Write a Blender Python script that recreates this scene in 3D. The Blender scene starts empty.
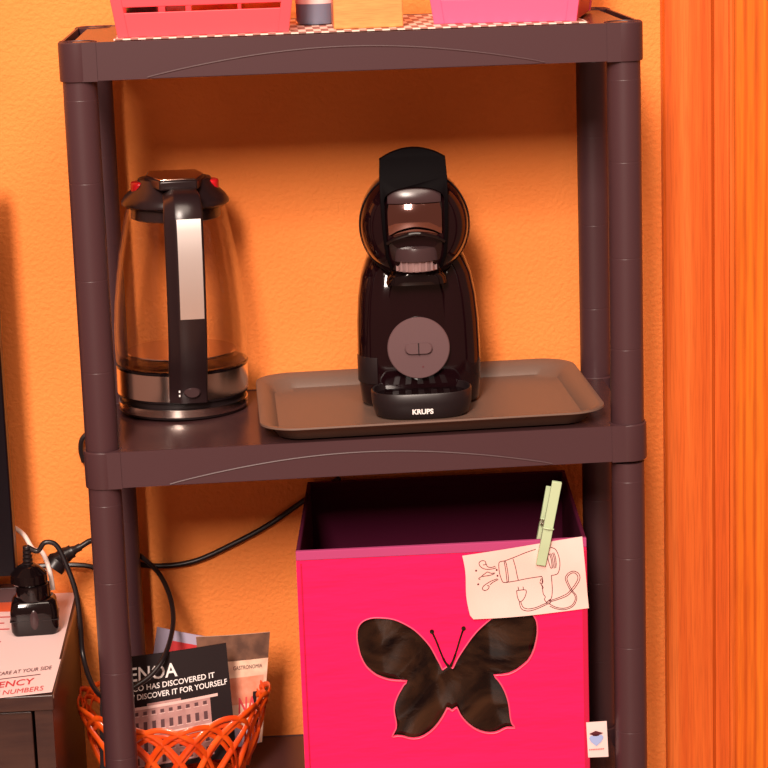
import bpy, bmesh, math, random
from mathutils import Vector, Matrix, Euler
random.seed(4)
S = bpy.context.scene
COL = S.collection
PI = math.pi

# ------------------------------------------------------------------ camera, world, lights, exposure
F_PX = 2322.2
CAM_LOC = Vector((0.2026, -2.5724, 0.6309))
CAM_ROT = Euler((PI/2 - 0.2178, 0.0334, -0.0539), 'XYZ')
cd = bpy.data.cameras.new('camera'); cd.sensor_width = 36.0; cd.lens = F_PX*36.0/768
cd.clip_start = .05; cd.clip_end = 50
cam = bpy.data.objects.new('camera', cd); COL.objects.link(cam)
cam.location = CAM_LOC; cam.rotation_euler = CAM_ROT
S.camera = cam

w = bpy.data.worlds.new('room_light'); S.world = w; w.use_nodes = True
bg = w.node_tree.nodes['Background']
bg.inputs[0].default_value = (1.0, 0.45, 0.31, 1); bg.inputs[1].default_value = 0.29

def area(name, loc, target, size, size_y, power, colour):
    l = bpy.data.lights.new(name, 'AREA'); l.shape = 'RECTANGLE'; l.size = size; l.size_y = size_y
    l.energy = power; l.color = colour
    o = bpy.data.objects.new(name, l); COL.objects.link(o); o.location = loc
    o.rotation_euler = (Vector(target) - Vector(loc)).to_track_quat('-Z', 'Y').to_euler()
    return o
area('window_light', (-1.25, -7.5, 4.30), (0.3, 0.2, 0.0), 1.2, 2.4, 980, (1.0, 0.82, 0.71))
area('ceiling_light', (0.2, -1.9, 2.25), (0.3, 0.1, 0.0), 1.8, 1.2, 60, (1.0, 0.82, 0.68))

vs = S.view_settings
vs.view_transform = 'Standard'; vs.look = 'None'; vs.gamma = 1.0; vs.use_curve_mapping = False
vs.exposure = 0.0

# ------------------------------------------------------------------ helpers
CM = CAM_ROT.to_matrix()
def at(u, v, y):                       # the point on the plane Y = y seen at pixel (u, v)
    d = CM @ Vector(((u-384)/F_PX, (384-v)/F_PX, -1)); t = (y-CAM_LOC.y)/d.y
    return CAM_LOC + d*t
def atz(u, v, z):
    d = CM @ Vector(((u-384)/F_PX, (384-v)/F_PX, -1)); t = (z-CAM_LOC.z)/d.z
    return CAM_LOC + d*t
def srgb(r, g, b):
    f = lambda c: (c/255/12.92) if c/255 <= .04045 else ((c/255+.055)/1.055)**2.4
    return (f(r), f(g), f(b), 1)

def mat(name, col, rough=.5, metal=0, spec=.5, coat=0, trans=0, ior=1.45, bump=None, alpha=1, var=None, sheen=0):
    m = bpy.data.materials.new(name); m.use_nodes = True
    nt = m.node_tree; b = nt.nodes['Principled BSDF']
    b.inputs['Base Color'].default_value = col if len(col) == 4 else (*col, 1)
    b.inputs['Roughness'].default_value = rough; b.inputs['Metallic'].default_value = metal
    b.inputs['Specular IOR Level'].default_value = spec; b.inputs['Coat Weight'].default_value = coat
    b.inputs['Coat Roughness'].default_value = .04
    b.inputs['Transmission Weight'].default_value = trans; b.inputs['IOR'].default_value = ior
    b.inputs['Alpha'].default_value = alpha; b.inputs['Sheen Weight'].default_value = sheen
    tc = nt.nodes.new('ShaderNodeTexCoord')
    if bump:                            # (scale, strength, distance[, stretch])
        mp = nt.nodes.new('ShaderNodeMapping'); nt.links.new(tc.outputs['Object'], mp.inputs[0])
        if len(bump) > 3: mp.inputs['Scale'].default_value = bump[3]
        n = nt.nodes.new('ShaderNodeTexNoise'); n.inputs['Scale'].default_value = bump[0]; n.inputs['Detail'].default_value = 4
        nt.links.new(mp.outputs[0], n.inputs['Vector'])
        bp = nt.nodes.new('ShaderNodeBump'); bp.inputs['Strength'].default_value = bump[1]; bp.inputs['Distance'].default_value = bump[2]
        nt.links.new(n.outputs['Fac'], bp.inputs['Height']); nt.links.new(bp.outputs[0], b.inputs['Normal'])
    if var:                             # (scale, other colour[, stretch])
        mp = nt.nodes.new('ShaderNodeMapping'); nt.links.new(tc.outputs['Object'], mp.inputs[0])
        if len(var) > 2: mp.inputs['Scale'].default_value = var[2]
        n = nt.nodes.new('ShaderNodeTexNoise'); n.inputs['Scale'].default_value = var[0]; n.inputs['Detail'].default_value = 5
        nt.links.new(mp.outputs[0], n.inputs['Vector'])
        r = nt.nodes.new('ShaderNodeValToRGB'); r.color_ramp.elements[0].position = .35; r.color_ramp.elements[1].position = .65
        r.color_ramp.elements[0].color = b.inputs['Base Color'].default_value; r.color_ramp.elements[1].color = var[1] if len(var[1]) == 4 else (*var[1], 1)
        nt.links.new(n.outputs['Fac'], r.inputs[0]); nt.links.new(r.outputs[0], b.inputs['Base Color'])
    return m

def wood(name, c0, c1, c2, ax=(38, 38, 1.1), rough=.38, rings=0):
    m = mat(name, c0, rough, coat=.15); nt = m.node_tree; b = nt.nodes['Principled BSDF']
    tc = nt.nodes.new('ShaderNodeTexCoord'); mp = nt.nodes.new('ShaderNodeMapping'); mp.inputs['Scale'].default_value = ax
    nt.links.new(tc.outputs['Object'], mp.inputs[0])
    n = nt.nodes.new('ShaderNodeTexNoise'); n.inputs['Scale'].default_value = 1.0; n.inputs['Detail'].default_value = 6; n.inputs['Distortion'].default_value = .3
    nt.links.new(mp.outputs[0], n.inputs['Vector'])
    r = nt.nodes.new('ShaderNodeValToRGB'); e = r.color_ramp.elements
    e[0].position = .34; e[0].color = c0; e[1].position = .66; e[1].color = c2; q = e.new(.5); q.color = c1
    nt.links.new(n.outputs['Fac'], r.inputs[0])
    # fine pores
    mp2 = nt.nodes.new('ShaderNodeMapping'); mp2.inputs['Scale'].default_value = (ax[0]*9, ax[1]*9, ax[2]*14)
    nt.links.new(tc.outputs['Object'], mp2.inputs[0])
    n2 = nt.nodes.new('ShaderNodeTexNoise'); n2.inputs['Scale'].default_value = 1.0; n2.inputs['Detail'].default_value = 3
    nt.links.new(mp2.outputs[0], n2.inputs['Vector'])
    mx = nt.nodes.new('ShaderNodeMixRGB'); mx.blend_type = 'MULTIPLY'; mx.inputs[0].default_value = .30
    r2 = nt.nodes.new('ShaderNodeValToRGB'); r2.color_ramp.elements[0].position = .36; r2.color_ramp.elements[0].color = (.45, .35, .25, 1); r2.color_ramp.elements[1].position = .55
    nt.links.new(n2.outputs['Fac'], r2.inputs[0])
    nt.links.new(r.outputs[0], mx.inputs[1]); nt.links.new(r2.outputs[0], mx.inputs[2])
    out = mx.outputs[0]
    if rings:
        wv = nt.nodes.new('ShaderNodeTexWave'); wv.wave_type = 'BANDS'; wv.bands_direction = 'X'
        wv.inputs['Scale'].default_value = rings; wv.inputs['Distortion'].default_value = 3; wv.inputs['Detail'].default_value = 2; wv.inputs['Detail Scale'].default_value = .6
        mp3 = nt.nodes.new('ShaderNodeMapping'); mp3.inputs['Scale'].default_value = (1, 1, .12)
        nt.links.new(tc.outputs['Object'], mp3.inputs[0]); nt.links.new(mp3.outputs[0], wv.inputs['Vector'])
        r3 = nt.nodes.new('ShaderNodeValToRGB'); r3.color_ramp.elements[0].position = .0; r3.color_ramp.elements[0].color = (.72, .48, .35, 1); r3.color_ramp.elements[1].position = .5
        nt.links.new(wv.outputs['Fac'], r3.inputs[0])
        m3 = nt.nodes.new('ShaderNodeMixRGB'); m3.blend_type = 'MULTIPLY'; m3.inputs[0].default_value = .7
        nt.links.new(out, m3.inputs[1]); nt.links.new(r3.outputs[0], m3.inputs[2]); out = m3.outputs[0]
    nt.links.new(out, b.inputs['Base Color'])
    return m

def obj(name, bm, m, parent=None, smooth=40, loc=None, rot=None, bevel=0, segs=2, recalc=True):
    if isinstance(bm, bmesh.types.BMesh):
        if recalc: bmesh.ops.recalc_face_normals(bm, faces=bm.faces)
        me = bpy.data.meshes.new(name); bm.to_mesh(me); bm.free()
    else: me = bm; me.name = name
    for mm in (m if isinstance(m, (list, tuple)) else [m]): me.materials.append(mm)
    if smooth:
        for p in me.polygons: p.use_smooth = True
        me.set_sharp_from_angle(angle=math.radians(smooth))
    o = bpy.data.objects.new(name, me); COL.objects.link(o)
    if parent: o.parent = parent
    if loc: o.location = loc
    if rot: o.rotation_euler = rot
    if bevel:
        b = o.modifiers.new('bevel', 'BEVEL'); b.width = bevel; b.segments = segs; b.limit_method = 'ANGLE'; b.angle_limit = math.radians(50)
    return o
def thing(name, label, cat, loc=(0, 0, 0), rz=0, group=None):
    o = bpy.data.objects.new(name, None); COL.objects.link(o); o.location = loc; o.rotation_euler = (0, 0, rz); o.empty_display_size = .03
    return tag(o, label, cat, group)
def tag(o, label, cat, group=None):
    o['label'] = label; o['category'] = cat
    if group: o['group'] = group
    return o
def struct(o): o['kind'] = 'structure'; return o

def add_box(bm, x0, x1, y0, y1, z0, z1, mi=0):
    v = [bm.verts.new((x, y, z)) for x in (x0, x1) for y in (y0, y1) for z in (z0, z1)]
    for f in ((0,1,3,2), (4,6,7,5), (0,4,5,1), (2,3,7,6), (0,2,6,4), (1,5,7,3)):
        bm.faces.new([v[i] for i in f]).material_index = mi
    return bm
def box(*a): return add_box(bmesh.new(), *a)
def add_loft(bm, rings, cap=True, closed=True):
    R = [[bm.verts.new(p) for p in r] for r in rings]; n = len(R[0])
    for a, b in zip(R, R[1:]):
        for i in range(n if closed else n-1):
            bm.faces.new((a[i], a[(i+1) % n], b[(i+1) % n], b[i]))
    if cap:
        bm.faces.new(R[0][::-1]); bm.faces.new(R[-1])
    return bm
def loft(rings, cap=True, closed=True): return add_loft(bmesh.new(), rings, cap, closed)
def add_lathe(bm, prof, n=48, c=(0, 0, 0), axis='z', cap=True):
    rings = []
    for r, h in prof:
        ring = []
        for i in range(n):
            a = 2*PI*i/n; x, y = r*math.cos(a), r*math.sin(a)
            p = (x, y, h) if axis == 'z' else (x, h, y) if axis == 'y' else (h, x, y)
            ring.append((p[0]+c[0], p[1]+c[1], p[2]+c[2]))
        rings.append(ring)
    return add_loft(bm, rings, cap)
def lathe(prof, n=48, c=(0, 0, 0), axis='z', cap=True): return add_lathe(bmesh.new(), prof, n, c, axis, cap)
def smooth_path(pts, k=8):
    P = [Vector(p) for p in pts]; P = [2*P[0]-P[1]] + P + [2*P[-1]-P[-2]]; out = []
    for i in range(1, len(P)-2):
        for j in range(k):
            t = j/k; a, b, c, d = P[i-1:i+3]
            out.append(.5*((2*b)+(c-a)*t+(2*a-5*b+4*c-d)*t*t+(3*b-a-3*c+d)*t**3))
    out.append(P[-2]); return out
def add_tube(bm, pts, r, n=10, k=8, flat=1.0, up=Vector((0, 0, 1))):
    pts = smooth_path(pts, k) if k else [Vector(p) for p in pts]
    rings = []
    for i, p in enumerate(pts):
        d = (pts[min(i+1, len(pts)-1)]-pts[max(i-1, 0)]).normalized()
        if flat == 1.0 and i:
            s = (s-d*s.dot(d)).normalized()
        else:
            s = d.cross(up); s = s.normalized() if s.length > 1e-3 else Vector((1, 0, 0))
        t = s.cross(d)
        rr = r[min(int(i/(len(pts)-1)*(len(r)-1)+.5), len(r)-1)] if isinstance(r, (list, tuple)) else r
        rings.append([p+s*math.cos(2*PI*j/n)*rr*flat+t*math.sin(2*PI*j/n)*rr for j in range(n)])
    return add_loft(bm, rings)
def tube(*a, **k): return add_tube(bmesh.new(), *a, **k)
def rrect(x0, x1, y0, y1, r, z=0, k=6):
    out = []
    for cx, cy, a0 in ((x1-r, y1-r, 0), (x0+r, y1-r, 90), (x0+r, y0+r, 180), (x1-r, y0+r, 270)):
        for j in range(k+1):
            a = math.radians(a0+90*j/k); out.append((cx+r*math.cos(a), cy+r*math.sin(a), z))
    return out
def filled(splines, extrude, bevel=0):          # polygon with holes, thickened, as a mesh (in the local xy plane)
    cu = bpy.data.curves.new('outline', 'CURVE'); cu.dimensions = '2D'; cu.fill_mode = 'BOTH'; cu.extrude = extrude; cu.bevel_depth = bevel; cu.bevel_resolution = 1
    for s in splines:
        sp = cu.splines.new('POLY'); sp.points.add(len(s)-1); sp.use_cyclic_u = True
        for q, p in zip(sp.points, s): q.co = (p[0], p[1], 0, 1)
    return bake(cu)
def bake(cu):
    o = bpy.data.objects.new('outline', cu); COL.objects.link(o); bpy.context.view_layer.update()
    me = bpy.data.meshes.new_from_object(o.evaluated_get(bpy.context.evaluated_depsgraph_get()))
    bpy.data.objects.remove(o); bpy.data.curves.remove(cu); return me
def text(name, body, size, m, parent, loc, rot, sx=1, align='LEFT', weight=0, shear=0, space=1, extr=.00012):
    cu = bpy.data.curves.new('words', 'FONT'); cu.body = body; cu.size = size; cu.extrude = extr; cu.align_x = align; cu.offset = weight; cu.shear = shear; cu.space_character = space
    cu.resolution_u = 4
    me = bake(cu); o = obj(name, me, m, parent, smooth=0, loc=loc, rot=rot); o.scale = (sx, 1, 1); return o
def ribbon(bm, pts, wd, up=Vector((0, -1, 0)), k=4, closed=False, mi=0, off=None):
    pts = smooth_path(pts, k) if k else [Vector(p) for p in pts]
    A = []
    for i, p in enumerate(pts):
        d = (pts[min(i+1, len(pts)-1)]-pts[max(i-1, 0)]).normalized(); s = d.cross(up).normalized()*wd/2
        a, b = p+s, p-s
        if off: a, b = off(a), off(b)
        A.append((bm.verts.new(a), bm.verts.new(b)))
    for a, b in zip(A, A[1:]): bm.faces.new((a[0], b[0], b[1], a[1])).material_index = mi
def fan(bm, pts, mi=0):
    f = bm.faces.new([bm.verts.new(p) for p in pts]); f.material_index = mi

# ------------------------------------------------------------------ materials
M_wall = mat('orange_plaster', (.94, .285, .066), .75, spec=.2, bump=(190, .9, .0022), var=(5, (.92, .255, .056)))
M_floor = mat('floor_tile', (.35, .2, .13), .4, var=(8, (.28, .15, .1)))
M_wood = wood('cherry_wood', (.74, .160, .026, 1), (.68, .125, .016, 1), (.58, .090, .010, 1), ax=(60, 60, 1.0))
M_wood2 = wood('cherry_panel', (.80, .205, .010, 1), (.75, .172, .009, 1), (.66, .125, .007, 1), ax=(30, 30, .8), rings=24)
M_plastic = mat('brown_plastic', (.058, .024, .028), .40, spec=.45, bump=(900, .08, .0003))
M_shelf = mat('brown_shelf_top', (.058, .024, .025), .27, spec=.5, bump=(60, .12, .0006, (1, 8, 1)))
M_tray = mat('taupe_tray', (.150, .092, .070), .42, spec=.45, bump=(500, .15, .0003))
M_black = mat('gloss_black', (.005, .0025, .003), .10, spec=.4, coat=.15)
M_blackm = mat('satin_black', (.012, .007, .008), .38)
M_body = mat('piano_black', (.008, .002, .003), .08, spec=.45, coat=.15)
M_tongue = mat('matte_black', (.002, .001, .0015), .6, spec=.06)
M_grey = mat('mauve_grey_plastic', (.115, .062, .066), .45)
M_cap = mat('capsule_grey', (.045, .024, .026), .25)
M_chrome = mat('dark_chrome', (.34, .20, .18), .08, metal=1)
M_clear = mat('clear_smoke', (.55, .36, .36), .08, metal=.2, trans=.5)
M_steel = mat('brushed_steel', (.80, .68, .62), .20, metal=1, bump=(90, .06, .0004, (.02, .02, 14)))
M_inlay = mat('satin_inlay', (.98, .95, .92), .38, metal=1)
M_copper = mat('polished_cap', (.66, .48, .38), .2, metal=1)
M_dplast = mat('kettle_plastic', (.018, .009, .010), .28)
M_red = mat('red_button', (.72, .012, .02), .25)
M_white = mat('white_print', (.85, .80, .78), .5)
M_bin = mat('pink_felt', (.95, .011, .105), .85, spec=.12, bump=(9, .7, .012, (.6, 1, 2.6)), sheen=.15)
M_binin = mat('purple_fabric', (.085, .006, .028), .85, spec=.15)
M_bintrim = mat('mauve_binding', (.42, .055, .17), .8, spec=.2, bump=(700, .2, .0005))
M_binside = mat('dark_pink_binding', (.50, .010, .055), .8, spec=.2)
M_welt = mat('welt_highlight_pink', (.90, .10, .20), .4)
M_film = mat('dark_plastic_film', (.002, .0004, .0008), .12, spec=.45, coat=0, bump=(12, .2, .006, (1, 1, 1.2)), var=(13, (.036, .015, .007)))  # brown swirls in the colour imitate streaky reflections on the film
for n_ in M_film.node_tree.nodes:
    if n_.type == 'TEX_NOISE': n_.inputs['Distortion'].default_value = 2.2
M_paper = mat('drawing_paper', (.84, .60, .55), .8, var=(9, (.84, .52, .46)))
M_ink = mat('maroon_ink', (.10, .012, .02), .7)
M_green = mat('pale_green_wood', (.46, .58, .36), .5, bump=(300, .2, .0004, (1, 1, .1)))
M_spring = mat('spring_steel', (.6, .5, .45), .3, metal=1)
M_crate1 = mat('coral_pink_plastic', (.90, .055, .075), .45, sheen=.1)
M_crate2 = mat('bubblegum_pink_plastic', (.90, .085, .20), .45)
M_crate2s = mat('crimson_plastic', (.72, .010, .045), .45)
M_lwood = wood('pale_wood', (.84, .31, .085, 1), (.80, .28, .075, 1), (.74, .245, .065, 1), ax=(6, 20, 60), rough=.5)
M_basket = mat('orange_cane', (.86, .10, .008), .3, spec=.5, coat=.3, var=(40, (.66, .05, .006)))
M_cable = mat('black_cable', (.012, .008, .009), .35)
M_wcable = mat('white_cable', (.82, .66, .60), .4)
M_desk = mat('dark_wenge_wood', (.050, .020, .014), .35, var=(14, (.032, .012, .010), (1, 1, 8)))
M_sheet = mat('glossy_sheet', (.90, .66, .64), .45)
M_redink = mat('red_ink', (.62, .05, .06), .6)
M_orangeband = mat('orange_print', (.88, .13, .04), .5)
M_edge = mat('tarnished_edge', (.22, .15, .12), .3, metal=.7)
M_screen = mat('screen_black', (.004, .002, .004), .35, spec=.2)
M_gbox = mat('grey_box_plastic', (.08, .045, .05), .4)
M_bro = mat('black_cover', (.012, .006, .007), .45, spec=.3)
M_print = mat('facade_print', (.50, .27, .25), .4, var=(60, (.36, .18, .17)))
M_print2 = mat('window_print', (.10, .045, .05), .4)
M_print3 = mat('cornice_print', (.72, .48, .44), .4)
M_lilac = mat('lilac_print', (.42, .36, .48), .4)
M_rprint = mat('red_print', (.55, .03, .035), .4)
M_salmon = mat('salmon_print', (.78, .33, .22), .4, var=(45, (.62, .18, .09)))
M_cream = mat('cream_print', (.85, .58, .42), .4, var=(60, (.75, .42, .3)))
M_dkprint = mat('brown_print', (.10, .045, .03), .4, var=(50, (.22, .10, .06)))
M_blue = mat('pale_blue_print', (.36, .46, .78), .5)
M_blueb = mat('blue_grey_plastic', (.17, .20, .28), .25)
M_amber = mat('amber_wrap', (.85, .30, .05), .35, var=(30, (.60, .14, .02)))
M_dark = mat('dark_wrap', (.06, .025, .03), .3)
M_pinkw = mat('pale_pink_wrap', (.70, .40, .38), .3)
def glass_mat():                        # thin clear glass: mostly straight through, mirror-like towards grazing angles
    m = bpy.data.materials.new('kettle_glass'); m.use_nodes = True; nt = m.node_tree; nt.nodes.remove(nt.nodes['Principled BSDF'])
    tr = nt.nodes.new('ShaderNodeBsdfTransparent'); tr.inputs[0].default_value = (.995, .990, .985, 1)
    gl = nt.nodes.new('ShaderNodeBsdfGlossy'); gl.inputs['Roughness'].default_value = .02; gl.inputs[0].default_value = (.95, .95, .95, 1)
    lw = nt.nodes.new('ShaderNodeLayerWeight'); lw.inputs[0].default_value = .5
    pw_ = nt.nodes.new('ShaderNodeMath'); pw_.operation = 'POWER'; pw_.inputs[1].default_value = 4.0
    fr = nt.nodes.new('ShaderNodeMath'); fr.operation = 'MULTIPLY_ADD'; fr.inputs[1].default_value = .5; fr.inputs[2].default_value = .015
    nt.links.new(lw.outputs['Facing'], pw_.inputs[0]); nt.links.new(pw_.outputs[0], fr.inputs[0]); mx = nt.nodes.new('ShaderNodeMixShader')
    nt.links.new(fr.outputs[0], mx.inputs[0]); nt.links.new(tr.outputs[0], mx.inputs[1]); nt.links.new(gl.outputs[0], mx.inputs[2])
    nt.links.new(mx.outputs[0], nt.nodes['Material Output'].inputs[0]); return m
M_glass = glass_mat()
def gingham():
    m = mat('gingham_cloth', (.8, .6, .5), .6); nt = m.node_tree; b = nt.nodes['Principled BSDF']
    tc = nt.nodes.new('ShaderNodeTexCoord'); ck = nt.nodes.new('ShaderNodeTexChecker'); ck.inputs['Scale'].default_value = 120
    mp = nt.nodes.new('ShaderNodeMapping'); mp.inputs['Scale'].default_value = (1, .22, 0)
    nt.links.new(tc.outputs['Object'], mp.inputs[0]); nt.links.new(mp.outputs[0], ck.inputs[0])
    ck.inputs[1].default_value = (.88, .70, .60, 1); ck.inputs[2].default_value = (.34, .15, .12, 1)
    nt.links.new(ck.outputs[0], b.inputs['Base Color']); return m
M_ging = gingham()

# ------------------------------------------------------------------ setting
WY = .300; FLOOR = -.965
struct(obj('wall_back', box(-1.6, 1.6, WY, WY+.12, FLOOR, 1.5), M_wall, smooth=0))
struct(obj('floor', box(-1.6, 1.6, -3.4, WY+.12, FLOOR-.08, FLOOR), M_floor, smooth=0))
struct(obj('baseboard_back', box(-1.6, .690, WY-.012, WY, FLOOR, FLOOR+.08), M_wood, smooth=0, bevel=.003))
# door with its casing, right of the shelves
cas = loft([[(x, y, z) for x, y in ((.6925, WY), (.6925, WY-.016), (.6950, WY-.0185), (.752, WY-.0185), (.7555, WY-.014), (.7580, WY-.009), (.776, WY-.009), (.776, WY))] for z in (FLOOR, 1.42)])
struct(obj('trim_1', cas, M_wood, smooth=30))
d = struct(obj('door_1', box(.7775, 1.55, WY-.006, WY-.0005, FLOOR+.006, 1.42), M_wood2, smooth=0))
obj('stop_bead', loft([[(x, y, z) for x, y in ((.776, WY-.002), (.7765, WY-.0115), (.7795, WY-.013), (.7825, WY-.0115), (.783, WY-.002))] for z in (FLOOR+.006, 1.42)]), M_wood, d)

# ------------------------------------------------------------------ shelving unit
W, D, H, SP = .600, .254, .0415, .459
unit = thing('shelving_unit', 'dark brown plastic shelving unit with round posts against the orange wall', 'shelves', (0, 0, FLOOR))
def U(z): return z-FLOOR
FR = -.0195; BK = D+.0195
levels = [SP, 0.0, -SP, -2*SP]           # top faces; the top one carries its skirt below
tops = [SP, 0.0, -SP, -2*SP]
for zi, zt in enumerate(tops):
    z = U(zt)
    bm = bmesh.new()
    xl, xr = -.0195, W+.0195
    add_box(bm, xl+.012, xr-.012, FR, FR+.003, z-H, z)            # skirts
    add_box(bm, xl+.012, xr-.012, BK-.003, BK, z-H, z)
    add_box(bm, xl, xl+.003, 0, D, z-H, z)
    add_box(bm, xr-.003, xr, 0, D, z-H, z)
    s = obj('shelf', bm, M_plastic, unit, smooth=30)
    pl = bmesh.new(); add_box(pl, xl+.014, xr-.014, FR+.003, BK-.003, z-.004, z-.0006)
    obj('shelf_surface', pl, M_shelf, s, smooth=0)
    rib = bmesh.new()
    for k in range(1, 6): add_box(rib, k*W/6-.0015, k*W/6+.0015, FR+.003, BK-.003, z-.030, z-.004)
    o = obj('underside_rib', rib, M_plastic, s, smooth=0); o['kind'] = 'stuff'
    # raised arch on the front skirt: crescent above and below
    arch = []
    pts = []
    n = 40
    for k in range(n+1):
        t = k/n; x = .075+.435*t; pts.append((x, z-H+.0015+.0255*math.sin(PI*t)**.9))
    bm = bmesh.new()
    fr = [bm.verts.new((x, FR-.0009, zz)) for x, zz in pts]; lo = [bm.verts.new((x, FR-.0009, z-H+.0006)) for x, zz in pts]
    bk = [bm.verts.new((x, FR, zz+.0009)) for x, zz in pts]
    for i in range(n):
        bm.faces.new((fr[i], fr[i+1], lo[i+1], lo[i])); bm.faces.new((bk[i], bk[i+1], fr[i+1], fr[i]))
    add_tube(bm, [(x, FR-.0006, zz) for x, zz in pts], .0011, 6, 0)
    obj('arch_relief', bm, M_plastic, s, smooth=30)
    for cx in (0, W):
        for cy in (0, D):
            prof = [(.0188, z-H-.001), (.0212, z-H-.0008), (.0216, z-H+.0008), (.0216, z-.0010), (.0206, z+.0004), (.0192, z+.0004)]
            if zi == 0: prof += [(.0188, z-.0006), (.0150, z-.0006), (.0146, z-.0030), (.002, z-.0030)]
            bm = lathe(prof, 40, (cx, cy, 0), cap=(zi == 0))
            # square the collar's inner corner into the skirt
            sx = 1 if cx == 0 else -1; sy = 1 if cy == 0 else -1
            x0, x1 = sorted((cx, cx+sx*.021)); y0, y1 = sorted((cy-sy*.0208, cy-sy*.0188))
            add_box(bm, x0, x1, y0, y1, z-H-.0008, z+.0004)
            x0, x1 = sorted((cx-sx*.0208, cx-sx*.0188)); y0, y1 = sorted((cy, cy+sy*.021))
            add_box(bm, x0, x1, y0, y1, z-H-.0008, z+.0004)
            obj('corner_collar', bm, M_plastic, s, smooth=35)
for cx in (0, W):
    for cy in (0, D):
        for a, b in ((tops[1], tops[0]-H), (tops[2], tops[1]-H), (tops[3], tops[2]-H)):
            L = b-a; prof = [(.0186, U(a)), (.0190, U(a)+.004)]
            for q in (.22, .47, .73):
                zq = U(a)+L*q; prof += [(.0190, zq-.0030), (.0190, zq-.0008), (.01885, zq-.0004), (.01885, zq+.0004), (.0190, zq+.0008), (.0190, zq+.0030)]
            prof += [(.0190, U(b)-.026), (.0190, U(b)-.022), (.0188, U(b)-.0215), (.0188, U(b)-.018), (.0188, U(b))]
            obj('post', lathe(prof, 40, (cx, cy, 0)), M_plastic, unit, smooth=12)
        obj('foot', lathe([(.016, 0), (.019, .003), (.0186, U(tops[3])-H)], 32, (cx, cy, 0)), M_plastic, unit)

# ------------------------------------------------------------------ serving tray on the middle shelf
tr = thing('serving_tray', 'large taupe brown plastic serving tray lying under the coffee machine', 'tray', (.3755, .1230, 0.0003), math.radians(1.2))
bm = bmesh.new(); rings = []
for dx, dy, r, z in ((.165, .112, .018, .0012), (.170, .117, .020, 0), (.186, .131, .030, .002), (.192, .137, .034, .013), (.201, .146, .040, .0195), (.2065, .1515, .044, .0195), (.2068, .1518, .044, .0175),
                     (.2050, .1500, .043, .0180), (.2005, .1455, .040, .0180), (.1905, .1355, .034, .0130), (.1845, .1295, .030, .0040), (.170, .117, .020, .0030)):
    rings.append(rrect(-dx+.0085, dx-.0085, -dy, dy, r, z, 8))
# underside first, then rim, then the inside: order so that the surface is one closed sheet
order = [1, 2, 3, 4, 5, 6]
outer = [rings[1], rings[2], [(x*1.006, y*1.008, z) for x, y, z in rings[3]], rings[6]]
inner = [rings[5], rings[4], rings[9], rings[10], rings[11]]
add_loft(bm, outer+inner)
obj('tray_shell', bm, M_tray, tr, smooth=50)
TZ = .0032

# ------------------------------------------------------------------ kettle
K = thing('electric_kettle', 'glass electric kettle with steel band, dark lid and handle with steel inlay', 'kettle', (.0865, .192, .0014), 0)
K.rotation_euler = (0, math.radians(1.1), 0)
obj('power_base', lathe([(.070, 0), (.0765, .0005), (.0775, .003), (.0775, .0032)], 64), M_blackm, K)
obj('base_steel_ring', lathe([(.0772, .0032), (.0785, .0036), (.0785, .0125), (.0770, .0130)], 64), M_steel, K)
obj('base_gap_ring', lathe([(.0770, .0130), (.0745, .0140), (.0745, .0190), (.0785, .0205), (.0790, .0225)], 64), M_blackm, K)
obj('steel_band', lathe([(.0788, .0225), (.0796, .0230), (.0796, .0540), (.0788, .0545)], 64), M_steel, K)
obj('seal_ring', lathe([(.0788, .0545), (.0800, .0550), (.0800, .0570), (.0780, .0575), (.0700, .0575)], 64), M_black, K)
gp = [(.0700, .0577), (.0782, .0580), (.0800, .0605), (.0800, .0680), (.0806, .0760), (.0803, .100), (.0785, .130), (.0750, .160), (.0705, .190), (.0650, .218), (.0590, .246)]
gi = [(.0568, .246), (.0628, .218), (.0683, .190), (.0728, .160), (.0763, .130), (.0781, .100), (.0784, .0780), (.0770, .0700), (.0700, .0690)]
obj('glass_jug', lathe(gp+gi, 72, cap=False), M_glass, K, smooth=60)
bmx = bpy.data.objects['glass_jug'].data
bb = bmesh.new(); bb.from_mesh(bmx)
bb.verts.ensure_lookup_table(); n0 = 72
bb.faces.new([bb.verts[i] for i in range(n0)][::-1]); bb.faces.new([bb.verts[(len(gp+gi)-1)*n0+i] for i in range(n0)]); bmesh.ops.recalc_face_normals(bb, faces=bb.faces); bb.to_mesh(bmx); bb.free()
obj('heating_plate', lathe([(.060, .0695), (.066, .0702), (.066, .0712), (.030, .0716), (.001, .0716)], 48), M_steel, K)
lid = obj('lid', lathe([(.050, .232), (.0535, .2335), (.0535, .246), (.0600, .2475), (.0640, .2500), (.0643, .2530), (.0600, .2600), (.0500, .2690), (.0440, .2780), (.0430, .2800), (.002, .2810)], 64), M_dplast, K)
# flat cover plate on the lid that runs into the handle
KD = math.radians(6.5)       # handle heading, turned a little to the right of the -y axis
def kd(x, r, z):             # local frame: x across the handle, r outwards from the axis
    a = -PI/2+KD; return Vector((math.cos(a)*r-math.sin(a)*x, math.sin(a)*r+math.cos(a)*x, z))
poly = [(-.030, -.034), (.030, -.034), (.036, .010), (.022, .060), (-.022, .060), (-.036, .010)]
obj('lid_plate', loft([[kd(x, r, z) for x, r in poly] for z in (.272, .2835)]), M_dplast, K, bevel=.002)
obj('lid_cap', loft([[kd(x*.93, r*.95, z) for x, r in poly] for z in (.2835, .2850)]), M_copper, K, bevel=.0006)
for sx in (-1, 1):
    ring = [kd(sx*(.0425+.010*math.cos(t)), .004+.015*math.sin(t), 0) for t in [2*PI*i/24 for i in range(24)]]
    obj('release_button', loft([[(p.x, p.y, z) for p in ring] for z in (.260, .2775)]), M_red, K, bevel=.003, segs=3)
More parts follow.
